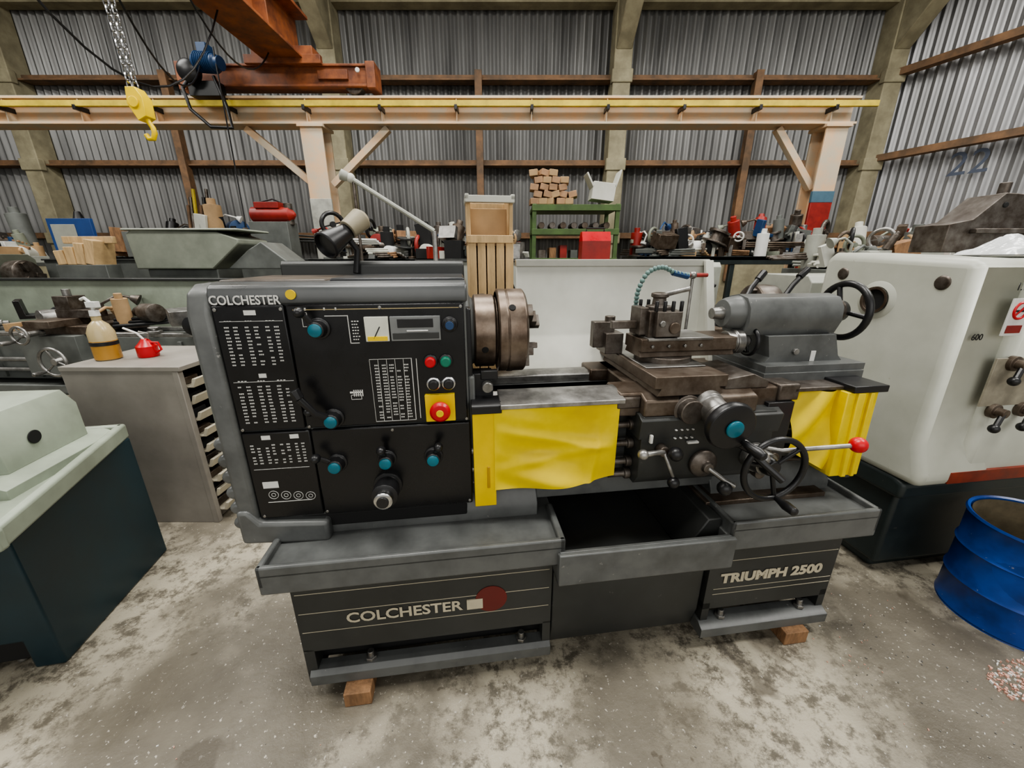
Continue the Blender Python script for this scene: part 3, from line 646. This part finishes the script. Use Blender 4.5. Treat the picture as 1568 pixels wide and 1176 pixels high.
b=B('oil_bottle',None,(-2.215,2.06,.946)); b.rev((0,0,0),(0,0,1),[(0,.05),(.01,.056),(.15,.056),(.19,.04),(.21,.02),(.235,.02)],mat('bottle_translucent',(.5,.4,.22),.25,0,.2),28); b.rev((0,0,.005),(0,0,1),[(0,.0565),(.1,.0565)],BRASS,28); b.rev((0,0,.235),(0,0,1),[(0,.022),(.03,.02)],WHITE); b.tube([(0,0,.26),(0,0,.3),(-.03,0,.33),(-.05,0,.32)],.008,WHITE); b.box(-.02,.03,-.015,.015,.28,.31,WHITE); b.rev((0,0,.08),(0,0,1),[(0,.058),(.02,.058)],BLACK,28); b.done(.001)
b=B('oil_can',None,(-2.05,2.12,.946)); b.rev((0,0,0),(0,0,1),[(0,.045),(.005,.048),(.06,.048),(.08,.03),(.1,.015)],RED,28); b.tube([(0,0,.09),(-.03,0,.13),(-.1,0,.16)],.006,WHITE); b.tube([(.02,0,.1),(.03,0,.13),(-.02,0,.14)],.005,STEEL); b.tube([(.045,0,.02),(.08,0,.04),(.07,0,.08),(.03,0,.08)],.006,RED); b.done(.001)
# ---------------------------------------------------------------- generic background lathe
PAL=[STEELD,RUST,RUST,MGREY,MGREY,MGREEN,BLACK,STEEL,STEELD,CARD,REDD,PLUMB,WOODD,WHITE,GREYD,CREAM,LGREY,DARK]
def scrap(name,x0,x1,y0,y1,z,n,seed,hmax=.3,size=1.0,pal=PAL,parent=None):
    rnd=random.Random(seed); b=B(name,parent)
    for i in range(n):
        x=rnd.uniform(x0,x1); y=rnd.uniform(y0,y1); m=rnd.choice(pal); k=rnd.randint(0,8); a=rnd.uniform(0,pi); zz=z+ (rnd.uniform(0,hmax*.5) if i>n*.5 else 0)
        sz=rnd.uniform(.05,.16)*size; 
        b.M=Matrix.Translation((x,y,zz))@Matrix.Rotation(a,4,'Z')
        if zz>z: b.M=b.M@Matrix.Rotation(rnd.uniform(-.4,.4),4,'X')
        if k==0: b.box(-sz,sz,-sz*.7,sz*.7,0,sz*rnd.uniform(.5,1.6),m)
        elif k==1: b.cyl((0,0,0),(0,0,sz*2),sz*.5,m); b.cyl((0,0,sz*2),(0,0,sz*2.4),sz*.25,m)
        elif k==2: b.rev((-sz,0,sz*.6),(1,0,0),[(0,sz*.3),(.01,sz*.6),(sz*1.2,sz*.6),(sz*1.21,sz*.35),(sz*2,sz*.35)],m)
        elif k==3: b.torus((0,0,sz*.9),(1,.2,0),sz*.75,sz*.15,m,20,8); b.cyl((-.02,0,sz*.9),(.02,0,sz*.9),sz*.2,m); b.box(-.01,.01,-sz*.7,sz*.7,sz*.85,sz*.95,m)
        elif k==4: b.prism([(-sz,0),(sz,0),(sz,sz*.3),(-sz*.5,sz*.35),(-sz*.55,sz*1.8),(-sz,sz*1.8)],'y',-sz*.5,sz*.5,m)
        elif k==5:
            for q in range(3): b.cyl((-sz*3,q*.03,.02+.02*q),(sz*3,-q*.03,.03+.03*q),.013,m,seg=8)
        elif k==6: b.rev((0,0,0),(0,0,1),[(0,sz),(.02,sz),(.021,sz*.5),(sz*.8,sz*.45),(sz*.81,sz*.8),(sz,sz*.8)],m)
        elif k==7: b.box(-sz*1.5,sz*1.5,-.02,.02,0,sz*.8,m); b.cyl((sz,-.05,sz*.4),(sz,.05,sz*.4),sz*.3,m)
        else: b.tube([(0,0,0),(0,0,sz*1.6),(sz,0,sz*2.2),(sz*1.7,0,sz*2.0)],.012,m); b.cyl((0,0,0),(0,0,.03),sz*.5,m); b.rev((sz*1.7,0,sz*2.0),(1,0,-.5),[(0,.02),(.06,.05)],m)
    b.M=Matrix.Identity(4)
    return b.done(.003,1)
def bglathe(name,loc,rz,L_,body,guard=None,hs_right=False,h=.95,car=.5,gh=.35,tail=True,parts=0,seed=1):
    e=empty(name,loc,rz)
    def X(x): return L_-x if hs_right else x
    def bx(b,x0,x1,*a):
        p,q=X(x0),X(x1); b.box(min(p,q),max(p,q),*a)
    sg=-1 if hs_right else 1
    b=B('pedestals',e); bx(b,0,.8,0,.55,0,.5,body); bx(b,L_-.7,L_,0,.55,0,.5,body); bx(b,-.03,L_+.03,-.1,.68,.5,.53,body); bx(b,-.03,L_+.03,-.1,-.08,.5,.58,body); b.done(.01)
    b=B('bed',e); bx(b,.3,L_,.12,.45,.56,h-.03,body); bx(b,.3,L_,.12,.18,h-.03,h,STEEL); bx(b,.3,L_,.38,.45,h-.03,h,STEEL)
    b.cyl((X(.6),.07,h-.2),(X(L_),.07,h-.2),.018,STEEL); b.cyl((X(.6),.07,h-.28),(X(L_),.07,h-.28),.015,STEEL); 
    for i in range(int(L_/.3)): bx(b,.35+i*.3,.38+i*.3,.1,.2,.58,h-.06,body)
    b.done(.005)
    b=B('headstock',e)
    p=[(-.0,.56),(-.0,h+.38),(.04,h+.42),(.5,h+.42),(.56,h+.36),(.56,.56)]
    b.prism(p,'x',min(X(0),X(.62)),max(X(0),X(.62)),body)
    for i in range(3):
        for z in(h-.1,h+.15): 
            x=X(.12+i*.17); b.rev((x,0,z),(0,-1,0),[(0,.035),(.03,.03),(.05,.015)],BLACK,16); b.tube([(x,-.04,z),(x+.05,-.06,z+.06)],.009,STEEL,6); b.sph((x+.05,-.06,z+.07),.018,BLACK,seg=8,n=6)
    b.rev((X(.62),.28,h+.2),(sg,0,0),[(0,.1),(.03,.09),(.04,.15),(.1,.155),(.18,.155),(.19,.14),(.191,.04)],STEELD,32)
    for k in range(3):
        a=R(20)+2*pi*k/3; c0=Vector((X(.82),.28-.09*sin(a),h+.2+.09*cos(a))); b.box(c0.x-.03,c0.x+.03,c0.y-.025,c0.y+.025,c0.z-.05,c0.z+.05,STEELD,Matrix.Rotation(a,3,'X'))
    b.done(.008)
    cx=L_*car
    b=B('carriage',e); bx(b,cx-.25,cx+.25,.05,.55,h,h+.06,RUST); bx(b,cx-.1,cx+.1,-.05,.6,h+.06,h+.11,RUST); bx(b,cx-.07,cx+.2,.15,.28,h+.11,h+.17,STEELD); bx(b,cx-.06,cx+.06,.15,.28,h+.17,h+.27,STEELD); b.cyl((X(cx),.21,h+.27),(X(cx),.21,h+.32),.025,STEEL)
    bx(b,cx-.22,cx+.22,-.02,.12,h-.3,h,body); b.wheel((X(cx+.12),-.12,h-.17),(0,-1,0),.1,.011,STEEL,.03); b.wheel((X(cx-.0),-.16,h+.03),(0,-1,0),.06,.009,STEEL,.02); b.cyl((X(cx),-.15,h+.03),(X(cx),-.02,h+.03),.02,STEEL)
    b.done(.004)
    if tail:
        b=B('tailstock',e); t=L_-.5
        bx(b,t,t+.35,.12,.45,h,h+.08,body); bx(b,t+.06,t+.3,.18,.38,h+.08,h+.2,body)
        b.rev((X(t-.05),.28,h+.22),(sg,0,0),[(-.08,.025),(0,.03),(.001,.07),(.42,.07),(.45,.04)],body,28); b.wheel((X(t+.46),.28,h+.22),(sg,0,0),.11,.011,STEEL,.03)
        b.tube([(X(t+.15),.2,h+.26),(X(t+.2),.12,h+.38)],.01,BLACK); b.done(.005)
    if guard:
        b=B('rear_guard',e); bx(b,.6,L_-.05,.66,.675,.6,h+gh,guard); bx(b,.6,L_-.05,.63,.7,h+gh,h+gh+.02,GREYD)
        for i in range(3): bx(b,.7+i*(L_-1)/2,.73+i*(L_-1)/2,.675,.7,.5,h+gh,guard)
        b.done(.004)
    if parts: scrap('turned_parts',.8,L_-.3,.1,.5,h,parts,seed,.15,.8,[STEELD,RUST,STEEL,BLACK,CARD],e)
    return e
bglathe('engine_lathe',(-5.9,2.9,0),R(-2),4.0,MGREY,PGREEN,False,.93,.62,.36,parts=30,seed=12)
bglathe('engine_lathe',(-.3,2.35,0),R(2),2.75,LGREY,None,True,.95,.45,parts=14,seed=13)
bglathe('engine_lathe',(-6.4,4.35,0),R(1),5.0,MGREEN,MGREY,False,1.1,.5,.35,parts=24,seed=14)
bglathe('engine_lathe',(-1.1,3.7,0),R(-1),3.0,LGREY,LGREY,True,1.02,.3,.42,parts=16,seed=15)
b=B('sheet_metal_hood',None,(-2.85,3.7,0))
b.prism([(-.6,1.38),(-.62,1.68),(-.56,1.72),(.2,1.7),(.38,1.64),(.38,1.6),(.1,1.38)],'y',0,.45,HOODG); b.box(-.55,.1,.05,.4,.0,1.38,MGREY); b.box(-.64,.4,-.02,.47,1.71,1.73,HOODG); b.prism([(.2,1.38),(.42,1.55),(.55,1.62),(.7,1.5),(.85,1.38)],'y',.05,.4,MGREY); b.done(.01)
# ---------------------------------------------------------------- scrap & benches
def bench(name,x0,x1,y0,y1,z,m=MGREY,shelf=True,n=0,seed=0,hmax=.5,size=1.2,pal=PAL):
    b=B(name); b.box(x0,x1,y0,y1,z-.05,z,m)
    for x in(x0+.04,(x0+x1)/2,x1-.04):
        for y in(y0+.04,y1-.04): b.box(x-.03,x+.03,y-.03,y+.03,0,z-.05,m)
    if shelf: b.box(x0,x1,y0,y1,z*.5-.03,z*.5,m)
    b.box(x0,x1,y0,y0+.02,z-.1,z,m)
    o=b.done(.005)
    if n: scrap('parts_on_top',x0+.1,x1-.1,y0+.08,y1-.08,z,n,seed,hmax,size,pal,o)
    return o
bench('workbench',-9.8,-6.6,5.3,6.0,1.42,n=100,seed=1,size=1.35)
bench('workbench',-6.5,-5.35,6.6,7.4,1.5,n=50,seed=31,size=1.35)
bench('workbench',-4.4,-3.35,5.5,6.0,1.5,n=60,seed=2,size=1.3)
bench('workbench',-2.5,.1,4.95,5.6,1.47,n=150,seed=3,size=1.15)
bench('workbench',1.6,4.1,5.2,5.9,1.5,RLG,n=150,seed=5,size=1.1)
bench('workbench',4.8,7.3,4.9,5.6,1.45,WOODD,n=120,seed=6,size=1.2)
bench('workbench',2.75,5.2,3.45,4.1,1.38,MGREY,n=130,seed=7,hmax=.35,size=1.0,pal=PAL+[CARD,CARD,LGREY,CREAM])
bench('workbench',.4,1.4,4.55,5.0,1.46,LGREY)
b=B('surplus_castings_stand',None,(2.75,2.72,0)); b.box(-.2,.6,0,.5,0,1.25,MGREY); b.prism([(-.2,1.25),(.6,1.25),(.6,1.38),(.2,1.42),(-.2,1.36)],'y',0,.5,LGREY); b.rev((.0,-.02,1.2),(0,-1,0),[(0,.07),(.06,.07),(.065,.03)],STEELD); b.box(-.15,.5,.1,.4,1.38,1.46,CARD,Matrix.Rotation(.1,3,'Y')); b.done(.01)
b=B('storage_rack',None,(.8,5.55,0)); RG=mat('rack_green',(.08,.14,.04),.6,0,.4)
for x in(-.52,.52):
    for y in(-.3,.3): b.box(x-.025,x+.025,y-.025,y+.025,0,2.12,RG)
for z in(.4,.95,1.45,1.8,2.08): b.box(-.55,.55,-.33,.33,z-.02,z+.02,RG); b.box(-.55,.55,-.34,-.32,z-.04,z+.03,RG)
for i in range(7): 
    b.box(-.45+i*.14,-.36+i*.14,-.2,.1,1.47,1.58+.03*(i%3),[STEELD,WOODD,REDD,MGREY][i%4]); b.cyl((-.42+i*.14,-.2,1.88),(-.42+i*.14,.1,1.88),.04,[RUST,STEELD][i%2])
b.done(.003)
rnd=random.Random(3); b=B('wooden_block_stack',None,(.5,5.4,2.123)); BR=mat('block_pinkish',(.45,.27,.15),.7,0,.4)
for j in range(5):
    for i in range(5-(j//2)):
        x=-.22+i*.11+(.05 if j%2 else 0); q=.25 if j else 0; b.box(x-.052,x+.052,-.1,.1,j*.08,j*.08+.072,rnd.choice([BR,BR,CARD]),Matrix.Rotation(rnd.uniform(-.35,.35),3,'Z')@Matrix.Rotation(rnd.uniform(-q,q),3,'Y'))
b.done(.005)
b=B('crumpled_carton',None,(1.13,5.35,2.14)); b.box(-.14,.14,-.12,.12,0.02,.22,CREAM,Matrix.Rotation(.12,3,'Y')); b.box(-.18,-.16,-.12,.12,.16,.34,CREAM,Matrix.Rotation(-.5,3,'Y')); b.box(.16,.18,-.12,.12,.16,.36,CREAM,Matrix.Rotation(.3,3,'Y')); b.done(.004)
b=B('red_toolbox',None,(.95,4.72,1.461)); b.box(-.16,.16,-.12,.12,0,.2,REDD); b.prism([(-.12,.2),(.12,.2),(.06,.3),(-.06,.3)],'x',-.16,.16,RED); b.tube([(-.1,0,.3),(-.1,0,.34),(.1,0,.34),(.1,0,.3)],.01,BLACK); b.done(.008)
g=empty('articulated_arm_lamp',(0,3.3,0))
b=B('arm',g); b.tube([(-.62,0,0),(-.62,0,1.68)],.02,STEEL); b.tube([(-.62,0,1.68),(-1.24,0,2.06)],.018,LGREY); b.sph((-1.24,0,2.06),.035,CREAM); b.rev((-1.24,0,2.06),(-.9,-.3,.3),[(0,.02),(.03,.035),(.07,.04),(.08,.02)],LGREY); b.rev((-.62,0,0),(0,0,1),[(0,.15),(.03,.15)],GREYD); b.tube([(-1.22,0,2.05),(-1.22,0,1.4)],.012,STEELD); b.done(.002)
b=B('blue_notice_board',None,(-4.05,3.8,1.4)); b.box(-.2,.2,0,.03,0,.42,mat('sign_blue',(.02,.07,.25),.5)); b.box(-.17,.05,-.004,0,.05,.37,LGREY); b.box(-.18,-.15,.03,.05,-1.4,.4,STEELD); b.box(.15,.18,.03,.05,-1.4,.4,STEELD); b.done(.004)
b=B('timber_offcuts',None,(-3.8,3.55,0)); 
for i in range(4): b.box(-.2+i*.09,-.12+i*.09,0,.2,1.42,1.54+.03*i,WOOD,Matrix.Rotation(.1*i-.1,3,'Y'))
b.box(-.2,.25,.1,.14,1.6,1.66,WOOD); b.box(-.22,.22,.0,.14,0,1.42,MGREY); b.done(.005)
b=B('red_air_compressor',None,(-3.0,5.3,1.98)); b.rev((-.3,0,.02),(1,0,0),[(0,.02),(.03,.09),(.5,.09),(.56,.02)],REDD,28); b.box(-.2,.1,-.08,.08,.09,.16,REDD); b.box(-.28,.2,-.12,.12,-1.98,-.07,MGREY); b.cyl((.18,0,-.1),(.18,0,.15),.05,STEELD); b.tube([(-.2,0,.16),(0,0,.2),(.1,0,.16)],.01,BLACK); b.done(.005)
b=B('gas_cylinder',None,(-5.6,5.4,0)); b.rev((0,0,0),(0,0,1),[(0,.1),(1.85,.1),(1.95,.06),(2.05,.03)],BLACK); b.done(.003)
b=B('leaning_steel_bars',None,(-5.2,6.4,0))
for i in range(7): b.tube([(i*.07,0,0),(i*.07-.1,.5,2.3+.12*(i%3))],.025,[GIRT,STEELD,YELD,GIRT,BLACK,STEELD,GIRT][i])
b.done(0)
SW=mat('swarf_pink',(.62,.36,.28),.6)
rnd=random.Random(5); b=B('swarf_heap',None,(1.98,.98,0))
for i in range(800):
    r=rnd.random()**.7*.11; a=rnd.uniform(0,2*pi); x,y=r*cos(a)*2.2,r*sin(a); s_=rnd.uniform(.002,.006); b.box(x-s_,x+s_,y-s_*.5,y+s_*.5,0.0,.003+rnd.random()*.006,rnd.choice([SW,WHITE,SW]),Matrix.Rotation(rnd.uniform(0,3),3,'Z'))
b.done(0)
rnd=random.Random(15); b=B('scattered_metal_chips')
for i in range(200):
    x,y=rnd.uniform(-1.5,1.7),rnd.uniform(.35,.85)
    if rnd.random()<.5: x=rnd.uniform(1.2,1.72); y=rnd.uniform(.8,1.4)
    s_=rnd.uniform(.0012,.0032); b.box(x-s_,x+s_,y-s_*.5,y+s_*.5,0.0,.003,rnd.choice([WHITE,STEEL,SW]),Matrix.Rotation(rnd.uniform(0,3),3,'Z'))
b.done(0)
# ---------------------------------------------------------------- lights
def area(n,loc,sx,sy,e,col=(1,1,1),rot=(0,0,0)):
    l=bpy.data.lights.new(n,'AREA'); l.shape='RECTANGLE'; l.size=sx; l.size_y=sy; l.energy=e; l.color=col
    o=bpy.data.objects.new(n,l); o.location=loc; o.rotation_euler=rot; COL.objects.link(o)
for x in(-7,-1,5):
    for y in(.8,4.6): area('roof_light',(x,y,6.6),3.5,1.2,330 if y<2 else 240,(1,.98,.93))
area('front_fill_light',(1,-4.5,3.2),8,4,170,(1,.98,.94),(R(75),0,0))  # added unseen fill lamp behind the camera; no doorway is built there
w=bpy.data.worlds.new('world'); S.world=w; w.use_nodes=True; bg=w.node_tree.nodes['Background']; bg.inputs[0].default_value=(.96,.97,.95,1); bg.inputs[1].default_value=.35
try:
    S.view_settings.view_transform='AgX'; S.view_settings.look='AgX - Medium High Contrast'
except Exception as ex: print(ex)
cm=bpy.data.cameras.new('camera'); cm.sensor_width=36; cm.sensor_fit='HORIZONTAL'; cm.lens=36*590/1568; cm.clip_start=.02
co=bpy.data.objects.new('camera',cm); co.location=(0,0,1.47); co.rotation_euler=(R(72),0,0); COL.objects.link(co); S.camera=co
